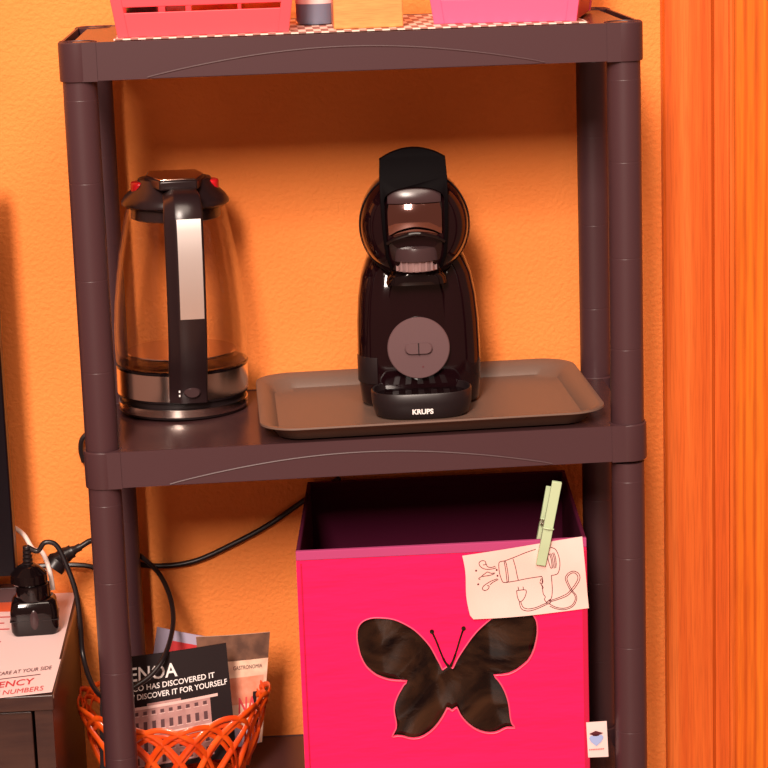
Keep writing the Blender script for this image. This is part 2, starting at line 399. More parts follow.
obj('spout', loft([[kd(x, r, z) for x, r in ((-.018, -.050), (.018, -.050), (.010, -.066), (-.010, -.066))] for z in (.236, .252)]), M_dplast, K, bevel=.003)
# handle swept in the r-z plane
hp = [(.050, .2745), (.080, .2755), (.104, .270), (.1165, .252), (.1205, .225), (.1215, .190), (.1200, .150), (.1150, .110), (.1060, .076), (.0960, .052), (.0900, .036), (.0890, .0235)]
hw = [.0190, .0200, .0215, .0222, .0222, .0222, .0222, .0222, .0222, .0222, .0222, .0222]
ht = [.012, .013, .015, .015, .014, .013, .013, .014, .015, .013, .011, .010]
rings = []
path = smooth_path([(r, 0, z) for r, z in hp], 4)
for i, p in enumerate(path):
    dd = (path[min(i+1, len(path)-1)]-path[max(i-1, 0)]).normalized(); nrm = Vector((dd.z, 0, -dd.x))   # inward/outward normal
    f = i/4; j = min(int(f), len(hw)-2); t = f-j; hwd = hw[j]*(1-t)+hw[j+1]*t; th = ht[j]*(1-t)+ht[j+1]*t
    sec = [(-hwd, -th), (-hwd, -.0085), (-hwd+.002, -.0065), (-hwd*.48, -.0010), (-hwd*.40, 0), (hwd*.90, 0), (hwd, -.002), (hwd, -th)]
    rings.append([kd(x, p.x+(-nrm.x)*n, p.z+(-nrm.z)*n) for x, n in sec])
h = obj('handle', loft(rings), M_dplast, K, smooth=50)
# steel inlay following the outer face
inl = []; glo = []
for i, p in enumerate(path):
    dd = (path[min(i+1, len(path)-1)]-path[max(i-1, 0)]).normalized(); nv = Vector((-dd.z, 0, dd.x))
    q = p+nv*.0009
    if .124 <= p.z <= .250 and p.x > .1: inl.append((q, nv))
def strip(seq, hwid, name, m, thick=.0014):
    rr = [[kd(x+.0055, q.x+nv.x*o, q.z+nv.z*o) for x, o in ((-hwid, -thick), (hwid, -thick), (hwid, .0002), (-hwid, .0002))] for q, nv in seq]
    return obj(name, loft(rr), m, h, smooth=30)
strip(inl, .0138, 'steel_inlay', M_inlay)
sw = obj('switch', loft([[kd(x*.010+.004, .0915, .0365+zz*.0065) for x, zz in [(math.cos(t), math.sin(t)) for t in [2*PI*i/24 for i in range(24)]]], [kd(x*.008+.004, .0945, .0365+zz*.0050) for x, zz in [(math.cos(t), math.sin(t)) for t in [2*PI*i/24 for i in range(24)]]]]), M_cap, h)
for zz in (.0335, .0385): obj('indicator_mark', loft([[kd(-.0110+x, .0905+o, zz+y) for x, y in ((-.0009, -.0012), (.0009, -.0012), (.0009, .0012), (-.0009, .0012))] for o in (0, .0006)]), M_white, h, smooth=0)

# ------------------------------------------------------------------ coffee machine
CX, CY = .3705, .150
C = thing('coffee_machine', 'glossy black capsule coffee machine with round head standing on the tray', 'coffee machine', (CX+.002, CY-.011, TZ), math.radians(-2.5))
def cz(z): return z-TZ
rings = []
#        half width, y front, y back, z, corner
for hw_, yf, yb, z, r in ((.066, -.022, .090, .0005, .030), (.0705, -.026, .094, .005, .032), (.0728, -.028, .096, .030, .034), (.0735, -.0285, .096, .060, .034), (.0725, -.027, .094, .100, .034),
                          (.0700, -.024, .088, .130, .033), (.0655, -.018, .080, .155, .031), (.058, -.010, .070, .175, .028), (.044, .004, .058, .190, .022), (.030, .018, .046, .196, .012)):
    rings.append(rrect(-hw_, hw_, yf, yb, r, z, 8))
obj('body', loft(rings), M_body, C, smooth=60)
# smooth front column that leans out under the head
rings = []
for hw_, yf, z in ((.046, -.030, .032), (.049, -.034, .060), (.049, -.036, .100), (.046, -.034, .135), (.040, -.030, .160), (.034, -.026, .175)):
    rings.append([(hw_*math.sin(a), yf+.030-.030*math.cos(a)+.002, z) for a in [(-PI/2+PI*k/20) for k in range(21)]])
obj('front_column', loft(rings), M_body, C, smooth=60)
def side_ring(e, z):
    p = [(x, y, z) for x, y, _ in rrect(-.0735-e, .0735+e, -.0287-e, .096, .034, z, 10) if x < -.046 and y < .055]
    return p + [(-.060, .055, z), (-.046, 0, z)]
obj('lower_side_panel', loft([side_ring(.0003, .030), side_ring(.0006, .031), side_ring(.0005, .061), side_ring(.0000, .062)]), M_blackm, C)
# round head: a fat disc facing the room
HZ = cz(.2225)
prof = [(.001, -.066), (.030, -.066), (.044, -.063), (.054, -.056), (.0605, -.044), (.0640, -.026), (.0648, -.004), (.0640, .020), (.0605, .040), (.052, .054), (.036, .063), (.001, .066)]
obj('head', lathe(prof, 72, (0, .004, HZ), 'y'), M_body, C, smooth=60)
prof = [(.0640, -.028), (.0651, -.027), (.0651, -.024), (.0645, -.023)]
obj('head_ring', lathe(prof, 72, (0, .004, HZ), 'y', cap=False), M_blackm, C)
# lever plate standing in front of and above the head: arched top, hollow underneath
def lever_outline():
    o = []
    for k in range(13):
        t = -1+2*k/12; o.append((.0375*t, .0800+.0110*(1-t*t)))
    return o
top = lever_outline()
lv = [(x, z) for x, z in top] + [(.0385, .060), (.0385, .030), (.0375, 0), (.0350, -.030), (.0300, -.046), (.0280, -.046), (.0325, -.028), (.0345, 0), (.0348, .036)]
arc = [(.0348*math.cos(a), .036+.014*math.sin(a)) for a in [PI*k/12 for k in range(13)]][1:]
lv += arc[:-1] + [(-.0348, .036), (-.0345, 0), (-.0325, -.028), (-.0280, -.046), (-.0300, -.046), (-.0350, -.030), (-.0375, 0), (-.0385, .030), (-.0385, .060)]
me = filled([lv], .0045, .0006)
# curve the lever back at its top
for v in me.vertices:
    x, z, t = v.co.x, v.co.y, v.co.z
    y = -.0660 - t + max(0, z-.030)**2*9.0 + (x/.038)**2*.004 + max(0, -z)**2*5
    v.co = (x, y, z+HZ)
L = obj('lever', me, M_tongue, C, smooth=50)
# polished hood below the lever's dark tongue
rings = []
for z, y, hw_ in ((.062, -.052, .0340), (.054, -.060, .0345), (.045, -.0660, .0345), (.036, -.0690, .0345), (.031, -.0685, .0345)):
    rings.append([(hw_*math.sin(a), y+.010*(1-math.cos(a)), z+HZ-.004*(1-abs(math.sin(a)))*0) for a in [(-1.1+2.2*k/16) for k in range(17)]] + [(hw_*.7, y+.018, z+HZ), (-hw_*.7, y+.018, z+HZ)])
obj('hood', loft(rings), M_cap, C, smooth=60)
# capsule holder window: curved dark mirror
rings = []
for z, y in ((.030, -.066), (.022, -.0690), (.008, -.0695), (-.006, -.0675), (-.014, -.064)):
    rings.append([(.0322*t, y+.006*t*t, z+HZ+(.0065*(1-t*t) if z < .0 else 0)) for t in [-1+2*k/16 for k in range(17)]] + [(.030, -.05, z+HZ), (-.030, -.05, z+HZ)])
obj('capsule_window', loft(rings), M_chrome, C, smooth=60)
b = obj('holder_lip', tube([(-.033, -.066, HZ-.015), (-.022, -.0715, HZ-.0085), (0, -.0745, HZ-.0035), (.022, -.0715, HZ-.0085), (.033, -.066, HZ-.015)], .0022, 8), M_black, C)
obj('capsule_holder', lathe([(.024, -.020), (.0305, -.022), (.0315, -.026), (.0310, -.037), (.0290, -.038)], 48, (0, -.040, HZ)), M_cap, C)
bm = lathe([(.0255, -.050), (.0265, -.048), (.0265, -.038)], 48, (0, -.040, HZ))
for k in range(22):
    a = 2*PI*k/22; add_box(bm, .0268*math.cos(a)-.0012, .0268*math.cos(a)+.0012, -.040+.0268*math.sin(a)-.0012, -.040+.0268*math.sin(a)+.0012, HZ-.049, HZ-.038)
obj('outlet_ring', bm, M_clear, C, smooth=30)
obj('neck', loft([rrect(-.036, .036, -.050, .03, .02, HZ-.068, 6), rrect(-.034, .034, -.052, .03, .02, HZ-.060, 6), rrect(-.026, .026, -.048, .03, .02, HZ-.050, 6)]), M_black, C, smooth=60)
# dial
DZ = cz(.0745+.003); DX = -.001
dial = obj('dial', lathe([(.0365, 0), (.0368, -.004), (.0358, -.0052), (.001, -.0056)], 64, (DX, -.0335, DZ), 'y'), M_grey, C)
pill = [(x, z) for x, z, _ in rrect(-.0165, .0165, -.0068, .0068, .0067, 0, 6)]
knob = obj('dial_lever', loft([[(DX+x*s, y, DZ+z*s) for x, z in pill] for s, y in ((1, -.0388), (1, -.0410), (.9, -.0425))]), M_grey, dial)
obj('dial_groove', box(DX-.0006, DX+.0006, -.0432, -.0415, DZ-.0068, DZ+.0068), M_blackm, dial, smooth=0)
obj('indicator_light', lathe([(.0010, -.0388), (.0010, -.0394)], 12, (DX+.0045, 0, DZ-.0225), 'y'), M_ink, dial)
# drip tray: open half-oval bowl in front
def bowl(s, z, yo=0, n=40):
    pts = []
    for k in range(n):
        a = 2*PI*k/n; ca, sa = math.cos(a), math.sin(a)
        e = .62; x = .0585*s*math.copysign(abs(ca)**e, ca); y = .040*s*math.copysign(abs(sa)**.85, sa)
        pts.append((x, -.056+y+yo, z))
    return pts
dt = obj('drip_tray', loft([bowl(.86, .0002), bowl(.94, .003), bowl(1.0, .016), bowl(1.01, .0300), bowl(.985, .0315), bowl(.95, .0310), bowl(.93, .026), bowl(.91, .0225)]), M_blackm, C, smooth=50)
obj('drip_grid', loft([bowl(.905, .0220), bowl(.905, .0240)]), M_black, dt)
for k in range(5): obj('grid_slot', box(-.030+k*.015-.0035, -.030+k*.015+.0035, -.078, -.040, .0240, .0246), M_blackm, dt, smooth=0)
text('brand_name', 'KRUPS', .0080, M_white, dt, (0, -.0974, .0085), (PI/2, 0, 0), align='CENTER', weight=.0003, sx=1.05)

# ------------------------------------------------------------------ fabric storage bin on the lower shelf
BX0, BX1, BY0, BY1, BZ0, BZ1 = .2145, .5500, .0000, .2850, -SP+.0005, -.1325
T = .004
SKL, SKR = .020, .012
B = thing('storage_bin', 'pink fabric storage bin with butterfly window and purple lining', 'storage box', (BX0, BY0, BZ0), 0)
def bl(p): return Vector(p)-Vector((BX0, BY0, BZ0))
zp = [(375,255),(366,235),(355,215),(343,192),(330,170),(313,149),(295,130),(273,110),(250,95),(225,82),(200,72),(175,67),(150,65),(122,65),(100,70),(84,78),(72,90),(64,107),(62,125),(63,150),(68,175),(74,200),(85,225),(98,246),(115,262),(134,276),(155,285),(178,292),(200,295),(243,298),(233,311),(225,325),(214,344),(205,365),(200,382),(198,400),(200,420),(205,445),(205,470),(190,500),(210,498),(230,500),(250,506),(270,508),(291,505),(310,497),(328,485),(345,470),(361,451),(375,430),(385,412),(392,398),(400,399),(410,406),(420,399),(428,395),(440,420),(455,440),(470,455),(490,470),(510,480),(530,486),(550,488),(569,486),(585,480),(598,473),(612,468),(640,468),(630,454),(625,440),(622,420),(620,400),(617,380),(612,360),(603,335),(590,310),(577,292),(565,277),(593,275),(620,270),(646,258),(670,240),(687,225),(700,205),(711,179),(718,150),(722,125),(722,100),(719,78),(710,60),(697,45),(678,36),(655,33),(630,35),(605,42),(580,53),(552,69),(528,89),(505,110),(482,137),(462,165),(445,190),(430,214),(418,238),(412,250),(405,243),(398,240),(388,246)]
bf = []
for a, b_ in zp:
    p = at(340+a/3.657, 600+b_/3.657, BY0); bf.append((p.x-BX0, p.z-BZ0))
Wb, Hb = BX1-BX0, BZ1-BZ0
rect = [(0, 0), (Wb, 0), (Wb, Hb), (0, Hb)]
me = filled([rect, bf], T/2-.0006, .0006)
for v in me.vertices: v.co = (v.co.x, T/2-v.co.z, v.co.y)
obj('front_panel', me, M_bin, B, smooth=40)
obj('welt_highlight', tube([(x, -.0004, z) for x, z in bf+bf[:1]], .0010, 6, 2), M_welt, B, smooth=60)  # welded rim of the cut-out; its lighter pink paints in the edge highlight
# film behind the cut-out
bm = bmesh.new(); nx, nz = 80, 60
grid = [[bm.verts.new((.04+ (Wb-.08)*i/nx, T+.0055-.0035*abs(math.sin(i*.16+j*.09+1.2*math.sin(j*.08)))-.0022*abs(math.sin(j*.21-i*.10+math.sin(i*.11))), .03+.22*j/nz)) for i in range(nx+1)] for j in range(nz+1)]
for j in range(nz):
    for i in range(nx): bm.faces.new((grid[j][i], grid[j][i+1], grid[j+1][i+1], grid[j+1][i]))
film = obj('window_film', bm, M_film, B, smooth=180)
bm = bmesh.new(); add_box(bm, 0, Wb, T, T+.0008, 0, .03); 
obj('hem_strip', bm, M_binin, B, smooth=0)
# antennae
for pts in ([(398,244),(384,226),(370,196),(352,150),(336,116)], [(404,244),(416,216),(428,180),(440,140),(452,104)]):
    P = [bl(at(340+a/3.657, 600+b_/3.657, BY0-.0004)) for a, b_ in pts]
    bm = tube(P, [.0019, .0015, .0012, .0012, .0013], 8, 5)
    e = P[-1]; add_lathe(bm, [(.0002, -.0012), (.0026, -.0008), (.0028, .0002), (.0028, .001)], 16, tuple(e), 'y')
    obj('antenna', bm, M_film, B)
# sides, back, base (pink outside, purple inside)
def two_sided(name, x0, x1, y0, y1, z0, z1):
    bm = box(x0, x1, y0, y1, z0, z1); return obj(name, bm, M_binin, B, smooth=0, bevel=.0008)
Dp = BY1-BY0
two_sided('side_panel', 0, T, T, Dp-T, 0, Hb); two_sided('side_panel', Wb-T, Wb, T, Dp-T, 0, Hb)
two_sided('back_panel', 0, Wb, Dp-T, Dp, 0, Hb); two_sided('base_panel', T, Wb-T, T, Dp-T, 0, .004)
# inner lining panel behind the window, leaves the rim dark
obj('front_lining', box(.006, Wb-.006, T+.004, T+.0046, Hb-.05, Hb-.001), M_binin, B, smooth=0)
obj('rim_binding', box(-.0006, Wb+.0006, -.0012, T+.0009, Hb-.0100, Hb+.0010), M_bintrim, B, smooth=0, bevel=.0008)
for x in (-.0006, Wb-.0034): obj('rim_binding', box(x, x+.004, T, Dp, Hb-.0125, Hb+.0008), M_binin, B, smooth=0, bevel=.0008)
obj('rim_binding', box(0, Wb, Dp-T-.0005, Dp+.0005, Hb-.0125, Hb+.0008), M_binin, B, smooth=0, bevel=.0008)
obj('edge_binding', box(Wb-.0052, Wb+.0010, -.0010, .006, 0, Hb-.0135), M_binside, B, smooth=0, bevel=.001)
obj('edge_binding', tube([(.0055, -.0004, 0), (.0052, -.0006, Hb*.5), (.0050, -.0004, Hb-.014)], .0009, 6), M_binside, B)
for ch in B.children:                  # the open box leans a little: its back is shifted to the right and stands a touch higher
    if ch.name.split('.')[0] in ('side_panel', 'back_panel', 'base_panel', 'rim_binding'):
        for v in ch.data.vertices:
            f = max(0, v.co.y)/Dp; k = v.co.x/Wb; v.co.x += f*(SKL*(1-k)+SKR*k); v.co.z += f*.007*(v.co.z/Hb)
# side tag with gem and mortarboard emblem
tg = [bl(at(u, v, BY0)) for u, v in ((586, 722), (607, 722), (609, 758), (588, 757))]
ny = [Vector((0, -.0016, 0)), Vector((0, .003, 0)), Vector((0, .004, 0)), Vector((0, -.0016, 0))]
bm = loft([[p+n+Vector((0, o, 0)) for p, n in zip(tg, ny)] for o in (0, .0006)])
tagp = obj('fabric_tag', bm, M_sheet, B, smooth=0)
def ontag(u, v, e=.0002):
    e = e*3+.0006
    p = bl(at(u, v, BY0)); k = (p.x-tg[0].x)/(tg[1].x-tg[0].x); return Vector((p.x, -.0016+.0050*k-e, p.z))
ot = lambda a, b_, e=.0002: ontag(570+a/8.53, 700+b_/8.53, e)
bm = bmesh.new(); fan(bm, [ot(*q) for q in ((160, 320), (175, 300), (275, 300), (288, 320), (270, 355), (225, 392), (178, 355))]); obj('blue_emblem', bm, M_blue, tagp, smooth=0)
bm = bmesh.new(); fan(bm, [ot(*q, .0004) for q in ((160, 282), (218, 260), (283, 282), (222, 306))]); fan(bm, [ot(*q, .0004) for q in ((190, 290), (250, 290), (245, 303), (196, 303))]); obj('cap_emblem', bm, M_ink, tagp, smooth=0)
bm = bmesh.new()
for k in range(9): fan(bm, [ot(160+k*15, 414, .0003), ot(171+k*15, 414, .0003), ot(171+k*15, 422, .0003), ot(160+k*15, 422, .0003)])
obj('caption_print', bm, M_redink, tagp, smooth=0)

# ------------------------------------------------------------------ drawing clipped to the bin
pc = [at(u, v, 0) for u, v in ((462, 555), (582, 536), (588.5, 607.5), (470, 618.5))]
def pw(x, z): return -.0030 - .0009*math.sin((x-.41)*38) - .0014*max(0, (-.2+.0-z))*20 - .0006*math.sin(z*70)
bm = bmesh.new(); nx, nz = 28, 16; G = []
for j in range(nz+1):
    row = []
    for i in range(nx+1):
        s, t = i/nx, j/nz
        p = (pc[0]*(1-s)+pc[1]*s)*(1-t)+(pc[3]*(1-s)+pc[2]*s)*t
        p.z += .0016*math.sin(PI*s)*(1-t)*0 - .0018*math.sin(PI*s*1.0)*t
        p.x += (.0012*math.sin(t*7) if i == 0 else 0)
        if i == 0 and j == nz: p.x += .003
        row.append(p)
    G.append(row)
V = [[bm.verts.new((p.x, pw(p.x, p.z), p.z)) for p in row] for row in G]
V2 = [[bm.verts.new((p.x, pw(p.x, p.z)+.0002, p.z)) for p in row] for row in G]
for j in range(nz):
    for i in range(nx):
        bm.faces.new((V[j][i], V[j+1][i], V[j+1][i+1], V[j][i+1])); bm.faces.new((V2[j][i], V2[j][i+1], V2[j+1][i+1], V2[j+1][i]))
pap = obj('drawing', bm, M_paper, smooth=80, recalc=False)
tag(pap, 'white paper with a hair dryer line drawing clipped on the pink bin', 'drawing')
def dr(a, b_):
    p = at(450+a/4.8, 470+b_/4.8, 0); return Vector((p.x, 0, p.z))
def onp(v): return Vector((v.x, pw(v.x, v.z)-.0003, v.z))
bm = bmesh.new(); LW = .00085
lines = [
 [(262,430),(310,412),(360,392),(410,376)], [(480,366),(505,378),(520,410),(526,450),(518,490),(500,500),(485,502)],
 [(262,535),(310,528),(370,516),(440,506)], [(262,430),(250,432),(236,436),(232,450),(236,490),(250,530),(262,535)], [(262,430),(268,445),(276,490),(278,530),(262,535)],
 [(258,433),(266,480),(272,532)], [(300,420),(312,460),(320,500),(326,524)], [(474,404),(466,396),(470,430),(482,468)],
 [(482,396),(490,420),(494,452),(492,468)], [(476,398),(484,424),(488,456),(486,470)], [(496,392),(504,414),(508,446),(506,466)], [(490,394),(498,418),(502,450),(500,468)],
 [(485,502),(488,540),(490,575),(486,610),(474,626)], [(438,508),(442,516),(440,540)], [(432,530),(436,518),(444,526),(442,540),(434,542),(430,534)], [(436,544),(442,560),(446,590),(456,606),(452,618),(462,632)],
 [(440,548),(446,562),(440,566)],
 [(462,632),(480,618),(482,632),(470,640),(460,634)],
 [(470,632),(520,618),(560,602),(580,584),(606,552),(622,520),(616,494),(592,482),(566,492),(552,516),(562,546),(578,576),(596,596),(600,618),(584,646),(548,660),(510,656),(484,644),(472,636)],
 [(472,626),(518,611),(556,594),(574,578),(598,548),(612,520),(608,500),(592,490),(572,498),(560,518),(570,546),(586,576),(604,598),(606,622),(588,652),(548,667),(506,662),(478,650)],
 [(468,632),(440,644),(410,656),(376,662),(352,656),(342,640),(338,626)], [(466,640),(440,652),(410,664),(374,672),(344,664),(334,644),(332,628)],
 [(318,574),(362,572),(360,600),(346,622),(332,626),(322,604),(318,574)], [(328,572),(326,560),(324,556)], [(350,571),(350,560),(348,556)],
 [(220,464),(196,470),(166,470),(144,458),(138,440),(152,430),(168,434),(168,448),(156,450)], [(216,456),(196,462),(178,458),(172,444)],
 [(212,492),(190,500),(166,504),(146,508),(136,518),(144,520)], [(214,488),(196,490),(178,484),(166,492),(150,504)],
 [(226,516),(196,528),(176,540),(160,552),(154,566),(166,574),(182,566),(186,552),(176,550)], [(230,520),(204,534),(190,546)],
]
for l in lines: ribbon(bm, [dr(*q) for q in l], LW, off=onp, k=4)
for q in ((124, 478), (134, 544), (222, 474), (226, 502)):
    c = dr(*q); fan(bm, [onp(c+Vector((math.cos(t)*.0012, 0, math.sin(t)*.0012))) for t in [2*PI*i/10 for i in range(10)]])
obj('hair_dryer_sketch', bm, M_ink, pap, smooth=0, recalc=False)

# clothes peg over the rim
pt, pb = at(557, 481, -.010), at(541, 566, -.010)
peg_mid = (pt+pb)/2; ln = (pt-pb).length; tilt = math.atan2(pt.x-pb.x, pt.z-pb.z)
PG = thing('clothes_peg', 'pale green clothes peg clipping the drawing to the bin rim', 'clothes peg', (pb.x, -.0040, pb.z))
PG.rotation_euler = (0, tilt, 0)
def prong(sy):
    hw2 = .0056; top = ln-(.012 if sy > 0 else 0); prof = [(0.0, .0022), (.018, .0010), (.026, .0030), (.032, .0010), (.046, .0012), (.052, .0042), (.060, .0030), (top, .0065)]
    # (height, inner y) - outer y follows
    outp = [(0.0, .0052), (.020, .0075), (.030, .0090), (.052, .0085), (top*.99, .0100)]
    sec = [(sy*y, z) for z, y in prof] + [(sy*y, z) for z, y in outp[::-1]]
    dx = -.0022 if sy > 0 else 0
    return loft([[(x+dx, y, z) for y, z in sec] for x in (-hw2, hw2)])
obj('prong', prong(-1), M_green, PG, smooth=25, bevel=.0005, loc=(0, .001, 0))
obj('prong', prong(1), M_green, PG, smooth=25, bevel=.0005, loc=(0, .0070, 0))
bm = bmesh.new()
pts = [(-.0090+.0150*k/56, .004+.0036*math.cos(k*PI/4), .049+.0036*math.sin(k*PI/4)) for k in range(57)]
add_tube(bm, pts, .0006, 6, 0); obj('spring', bm, M_spring, PG)
obj('spring', tube([(-.0062, -.0085, .046), (0, -.0100, .046), (.0062, -.0085, .046)], .0009, 6), M_green, PG)

# ------------------------------------------------------------------ top shelf contents
TS = SP+.0006
cl = obj('table_runner', box(.040, .560, -.0100, .2300, TS, TS+.0012), M_ging, smooth=0)
tag(cl, 'checkered cloth runner lying on the top shelf under the crates', 'cloth')
CT = TS+.0014
def crate(name, label, x0, x1, y0, y1, h, m, ms, flare):
    t = thing(name, label, 'crate', (x0, y0, CT), 0, 'pink crates on the top shelf')
    wx, dy = x1-x0, y1-y0
    obj('bottom_panel', box(.003, wx-.003, .002, dy-.002, 0, .004), m, t, smooth=0)
    def fx(z): return flare*z
    def slat(z0, z1, y, th):
        return loft([[(-fx(z0)+.002, y, z0), (wx+fx(z0)-.002, y, z0), (wx+fx(z1)-.002, y, z1), (-fx(z1)+.002, y, z1)], [(-fx(z0)+.002, y+th, z0), (wx+fx(z0)-.002, y+th, z0), (wx+fx(z1)-.002, y+th, z1), (-fx(z1)+.002, y+th, z1)]])
    for y in (0, dy-.003):
        for z0, z1 in ((0, .0265), (.0325, .056), (.062, .086)): obj('slat', slat(z0, z1, y, .003), m, t, smooth=0, bevel=.0008)
    for s, xb in ((-1, 0), (1, wx)):
        def sx(z): return xb+s*fx(z)
        for z0, z1 in ((0, .0265), (.0325, .056), (.062, .086)):
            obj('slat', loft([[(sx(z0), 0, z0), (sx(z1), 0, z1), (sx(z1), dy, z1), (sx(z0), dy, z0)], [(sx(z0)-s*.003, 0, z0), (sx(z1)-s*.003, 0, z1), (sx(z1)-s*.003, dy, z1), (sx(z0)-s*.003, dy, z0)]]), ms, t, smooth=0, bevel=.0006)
        for y in (-.001, dy-.013):
            obj('corner_post', loft([[(sx(z)-s*a, y+b_, z) for a, b_ in ((-.0012, 0), (.011, 0), (.011, .003), (.003, .014), (-.0012, .014))] for z in (0, .090)]), m, t, smooth=0, bevel=.0006)
    return t
crate('storage_crate', 'coral pink slatted plastic crate on the left of the top shelf', .0450, .2300, .006, .170, .09, M_crate1, M_crate1, .15)
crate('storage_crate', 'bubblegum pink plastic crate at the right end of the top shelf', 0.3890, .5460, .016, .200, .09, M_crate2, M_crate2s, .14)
for o in COL.objects:
    if o.name.startswith('storage_crate') and o.location.x > .3:
        o.rotation_euler = (0, 0, math.radians(-13)); o.location = (.548-.157*math.cos(math.radians(13)), .006+.157*math.sin(math.radians(13)), CT)
# what shows through the slots of the left crate
def round_pack(x, y, r, m, label, name='biscuit_pack', z=CT+.0045):
    o = obj(name, lathe([(r*.7, 0), (r*.95, .004), (r, .012), (r, .040), (r*.9, .048), (r*.3, .050)], 32), m, loc=(x, y, z)); return tag(o, label, 'food pack')
round_pack(.150, .050, .026, M_amber, 'round amber pack left of another in the coral crate')
round_pack(.203, .055, .0235, M_amber, 'round amber pack at the right end of the coral crate')
round_pack(.070, .050, .018, M_dark, 'dark round tin at the left end of the coral crate', 'tin')
round_pack(.107, .040, .0115, M_pinkw, 'small pale pink tube standing in the coral crate', 'tube')
# blue grey bottle and wooden box between the crates
bt = thing('water_bottle', 'blue grey clear bottle with white label beside the coral crate', 'bottle', (.2640, .120, CT))
obj('bottle_body', lathe([(.010, 0), (.0205, .001), (.0225, .006), (.0225, .055), (.020, .070), (.009, .085), (.009, .098)], 40), M_blueb, bt)
obj('bottle_label', lathe([(.0227, .024), (.0229, .025), (.0229, .050), (.0227, .051)], 40, cap=False), M_sheet, bt)
obj('bottle_cap', lathe([(.0098, .094), (.0102, .095), (.0102, .106), (.009, .107)], 32), M_white, bt)
wb = thing('wooden_box', 'pale wooden box standing between the two pink crates', 'box', (.2810, .014, CT))
obj('box_body', box(0, .077, 0, .075, 0, .085), M_lwood, wb, smooth=0, bevel=.0015)
obj('box_lid', box(-.0012, .0782, -.0012, .0762, .0852, .098), M_lwood, wb, smooth=0, bevel=.0015)

# ------------------------------------------------------------------ woven basket with brochures
KX, KY, RX, RY = .0570, .1290, .116, .1000
BT = -SP+.0005
bk = thing('woven_basket', 'orange woven cane basket holding brochures on the lower shelf', 'basket', (KX, KY, BT))
def bpt(a, h, o=0):
    s = .66+.34*(h/.112)**.8 if h > 0 else .66
    return Vector(((RX*s+o)*math.cos(a), (RY*s+o)*math.sin(a), .004+h))
def bpt_rim(a): return .100+.014*math.cos(a)**2
NA = 18
for k in range(NA):
    for fam, off in ((0, 0), (1, .0)):
        a0 = 2*PI*k/NA; span = 1.55
        pts = []
        for i in range(15):
            t = i/14; a = a0+span*t; hh = bpt_rim(a)*math.sin(PI*min(max(t, 0.02), .98))**.75
            wob = .0028*math.cos(t*14+k*PI)
            pts.append(bpt(a, hh-.006*fam, wob-.0035*fam))
        if fam == 0: obj('strand', tube(pts, .0036, 8, 2, flat=.4), M_basket, bk, smooth=60)
        else: obj('strand', tube([p+Vector((0, 0, -.0035)) for p in pts], .0030, 8, 2, flat=.4), M_basket, bk, smooth=60)
bm = bmesh.new(); add_tube(bm, [bpt(2*PI*i/32, .0, 0) for i in range(33)], .003, 8, 1); obj('foot_ring', bm, M_basket, bk)
obj('basket_floor', loft([[bpt(2*PI*i/32, 0, -.004)+Vector((0, 0, z)) for i in range(32)] for z in (-.001, .001)]), M_basket, bk)

def leaflet(name, label, cat, corners, y0, y1, m, bow=.004, thick=.0016, group=None):
    """corners are pixels (tl, tr, br, bl); y0 at the top edge and y1 at the bottom edge"""
    tl, tr, br, bl_ = [at(u, v, yy) for (u, v), yy in zip(corners, (y0, y0, y1, y1))]
    def pos(s, t, e=0):
        p = (tl*(1-s)+tr*s)*(1-t)+(bl_*(1-s)+br*s)*t
        p = p.copy(); p.y -= bow*math.sin(PI*s)*.8 + e; return p
    o = bl_*0 + (bl_+br)/2
    bm = bmesh.new(); nx, nz = 14, 8
    F = [[bm.verts.new(pos(i/nx, j/nz)-o) for i in range(nx+1)] for j in range(nz+1)]
    Bk = [[bm.verts.new(pos(i/nx, j/nz, -thick)-o) for i in range(nx+1)] for j in range(nz+1)]
    for j in range(nz):
        for i in range(nx):
            bm.faces.new((F[j][i], F[j+1][i], F[j+1][i+1], F[j][i+1])); bm.faces.new((Bk[j][i], Bk[j][i+1], Bk[j+1][i+1], Bk[j+1][i]))
    for j in range(nz):
        bm.faces.new((F[j][0], Bk[j][0], Bk[j+1][0], F[j+1][0])); bm.faces.new((F[j][nx], F[j+1][nx], Bk[j+1][nx], Bk[j][nx]))
    for i in range(nx): bm.faces.new((F[0][i], F[0][i+1], Bk[0][i+1], Bk[0][i])); bm.faces.new((F[nz][i], Bk[nz][i], Bk[nz][i+1], F[nz][i+1]))
    r = obj(name, bm, m, smooth=40, loc=o, recalc=False); tag(r, label, cat, group)
    return r, (lambda s, t, e=.0004: pos(s, t, e)-o)
def patch(bm, pos, s0, s1, t0, t1, mi=0, e=.0004, n=4, sk=0):
    for k in range(n):
        a = s0+(s1-s0)*k/n; b_ = s0+(s1-s0)*(k+1)/n
        f = bm.faces.new([bm.verts.new(pos(a, t1+sk*a, e)), bm.verts.new(pos(b_, t1+sk*b_, e)), bm.verts.new(pos(b_, t0+sk*b_, e)), bm.verts.new(pos(a, t0+sk*a, e))]); f.material_index = mi
def ptext(name, body, hgt, pos, parent, m, s, t, ds, e=.0006, weight=.0, sk=0):
    """lettering laid on the sheet: s, t of the start, ds how far it runs in s"""
    cu = bpy.data.curves.new('words', 'FONT'); cu.body = body; cu.size = 1; cu.offset = weight; cu.resolution_u = 3
    me = bake(cu); xs = [v.co.x for v in me.vertices]; W_ = max(xs)-min(xs); x0 = min(xs)
    for v in me.vertices: v.co = pos(s+(v.co.x-x0)/W_*ds, t-v.co.y*hgt+sk*(v.co.x-x0)/W_, e)
    return obj(name, me, m, parent, smooth=0)

